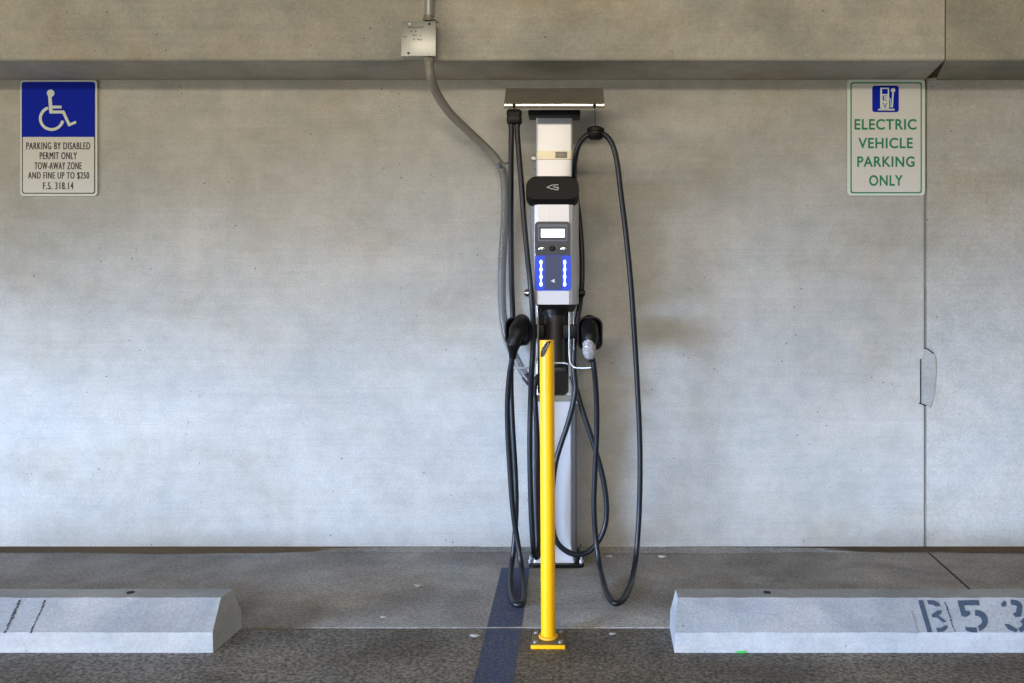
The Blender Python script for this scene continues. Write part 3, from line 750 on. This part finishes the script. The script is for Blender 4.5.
b = bmesh.new(); yq = ys-.0019; fr(237, 97, 266, 122); link('pump_window', b, M['signblue'], pn)
for ch_, y0_, y1_ in (('E', 130, 155), ('V', 166, 193)):
    a_, c_ = zf(240, y1_), zf(263, y0_); text_obj('pump_letter', ch_, a_[0], a_[1], c_[0], c_[1], ys-.0019, M['signblue'], pn, .0)
for txt, xa, xb, ya, yb2 in (('ELECTRIC', 98, 412, 248, 303), ('VEHICLE', 117, 393, 343, 397), ('PARKING', 112, 402, 437, 491), ('ONLY', 172, 343, 532, 587)):
    x0, z0 = zf(xa, yb2); x1, z1 = zf(xb, ya)
    text_obj('lettering', txt, x0, z0, x1, z1, ys-.0009, M['signgreen'], T, .022, 1.1)

# ---------------------------------------------------------------- small litter
b = bmesh.new(); p = atz(741, 652, 0)
loft(b, [[(p.x-.014, p.y-.003, -.001), (p.x+.012, p.y-.006, -.001), (p.x+.014, p.y+.003, -.001), (p.x-.010, p.y+.005, -.001)], [(p.x-.013, p.y-.003, .003), (p.x+.012, p.y-.005, .006), (p.x+.013, p.y+.003, .003), (p.x-.010, p.y+.004, .002)]])
tag(link('plastic_scrap', b, M['green']), 'tiny bright green scrap on the floor before the right wheel stop', 'litter')
def chip(px, py, w, label):
    p = atz(px, py, 0); b = bmesh.new()
    bmesh.ops.create_icosphere(b, subdivisions=2, radius=1)
    for v in b.verts:
        f = 1 + random.uniform(-.25, .25); v.co = Vector((p.x + v.co.x*w*f, p.y + v.co.y*w*.6*f, w*.22 + max(v.co.z, -.8)*w*.28*f))
    lo_ = min(v.co.z for v in b.verts); g = -.002 if p.y < -DJ else 0
    for v in b.verts: v.co.z += g - lo_
    tag(link('stone_chip', b, M['chip']), label, 'stone chip', 'pale chips on the floor')
chip(608.5, 557, .014, 'pale chip on the floor right of the charger base, nearest it')
chip(662.5, 557.5, .016, 'pale chip by the wall midway between charger and right wheel stop')
chip(419, 586.5, .016, 'flat pale chip on the floor between left wheel stop and blue line')
chip(383, 617.5, .009, 'small pale chip just behind the floor joint, right of the left wheel stop')
chip(475, 636, .014, 'pale chip just in front of the floor joint, at left edge of the blue line')
chip(612.5, 634, .010, 'pale chip in front of the floor joint, right of the bollard')

# ---------------------------------------------------------------- light
def area(name, loc, target, sx_, sy_, power, c, spread=180):
    l = bpy.data.lights.new(name, 'AREA'); l.shape = 'RECTANGLE'; l.size = sx_; l.size_y = sy_; l.energy = power; l.color = c; l.spread = math.radians(spread)
    o = bpy.data.objects.new(name, l); col.objects.link(o); o.location = loc
    o.rotation_euler = (Vector(target) - Vector(loc)).to_track_quat('-Z', 'Y').to_euler(); return o
# daylight through the low garage opening, ahead and to the left
az = math.radians(49)
def side(name, z0, z1, dd, w, h, power, c, spread, a=az):
    T0 = Vector((.1, 0, z1))
    area(name, Vector((.1 - math.sin(a)*dd, -math.cos(a)*dd, z0)), T0, w, h, power, c, spread)
side('opening_daylight', .74, .27, 5.5, 8.5, 1.0, 74, (.44, .63, 1), 25)
side('bay_light', .62, 1.25, 7, 8, .9, 26, (1, .93, .74), 60)
area('far_opening_daylight', (.6, -7, .6), (.3, 0, .3), 6, .7, 4, (.42, .62, 1), 30)
area('ceiling_lamp', (-.6, -6.2, 2.75), (-.6, -1, .8), 4.0, .3, 135, (1, .86, .66), 180)
area('ceiling_lamp', (3.2, -3.4, 2.75), (2.6, -1.2, 0), 1.6, .25, 8, (1, .86, .66), 180)
w_ = bpy.data.worlds.new('World'); sc.world = w_; w_.use_nodes = True
nt = w_.node_tree; bg = nt.nodes['Background']
tc = nt.nodes.new('ShaderNodeTexCoord'); sp = nt.nodes.new('ShaderNodeSeparateXYZ'); cr = nt.nodes.new('ShaderNodeValToRGB'); mr = nt.nodes.new('ShaderNodeMapRange')
mr.inputs['From Min'].default_value = -1; mr.inputs['From Max'].default_value = 1
nt.links.new(tc.outputs['Generated'], sp.inputs[0]); nt.links.new(sp.outputs['Z'], mr.inputs['Value']); nt.links.new(mr.outputs['Result'], cr.inputs['Fac'])
E = cr.color_ramp.elements
E[0].position = 0; E[0].color = (.18, .16, .12, 1); E[1].position = 1; E[1].color = (.24, .21, .15, 1)
for p, c in ((.47, (.36, .34, .28, 1)), (.53, (.80, .77, .64, 1)), (.60, (.50, .47, .37, 1)), (.68, (.28, .25, .18, 1))):
    e = E.new(p); e.color = c
nt.links.new(cr.outputs['Color'], bg.inputs['Color']); bg.inputs['Strength'].default_value = .5

# ---------------------------------------------------------------- camera
cd = bpy.data.cameras.new('camera'); cam = bpy.data.objects.new('camera', cd); col.objects.link(cam)
cam.location = (0, -DIST, CH); cam.rotation_euler = (math.radians(90), 0, 0)
cd.sensor_width = 36; cd.lens = F/1024*36; cd.shift_x = -(CX-512)/1024; cd.shift_y = -(341.5-CY)/1024
cd.clip_start = .05
sc.camera = cam
sc.view_settings.view_transform = 'Standard'; sc.view_settings.look = 'None'; sc.view_settings.gamma = 1
sc.view_settings.use_curve_mapping = False; sc.view_settings.exposure = 0
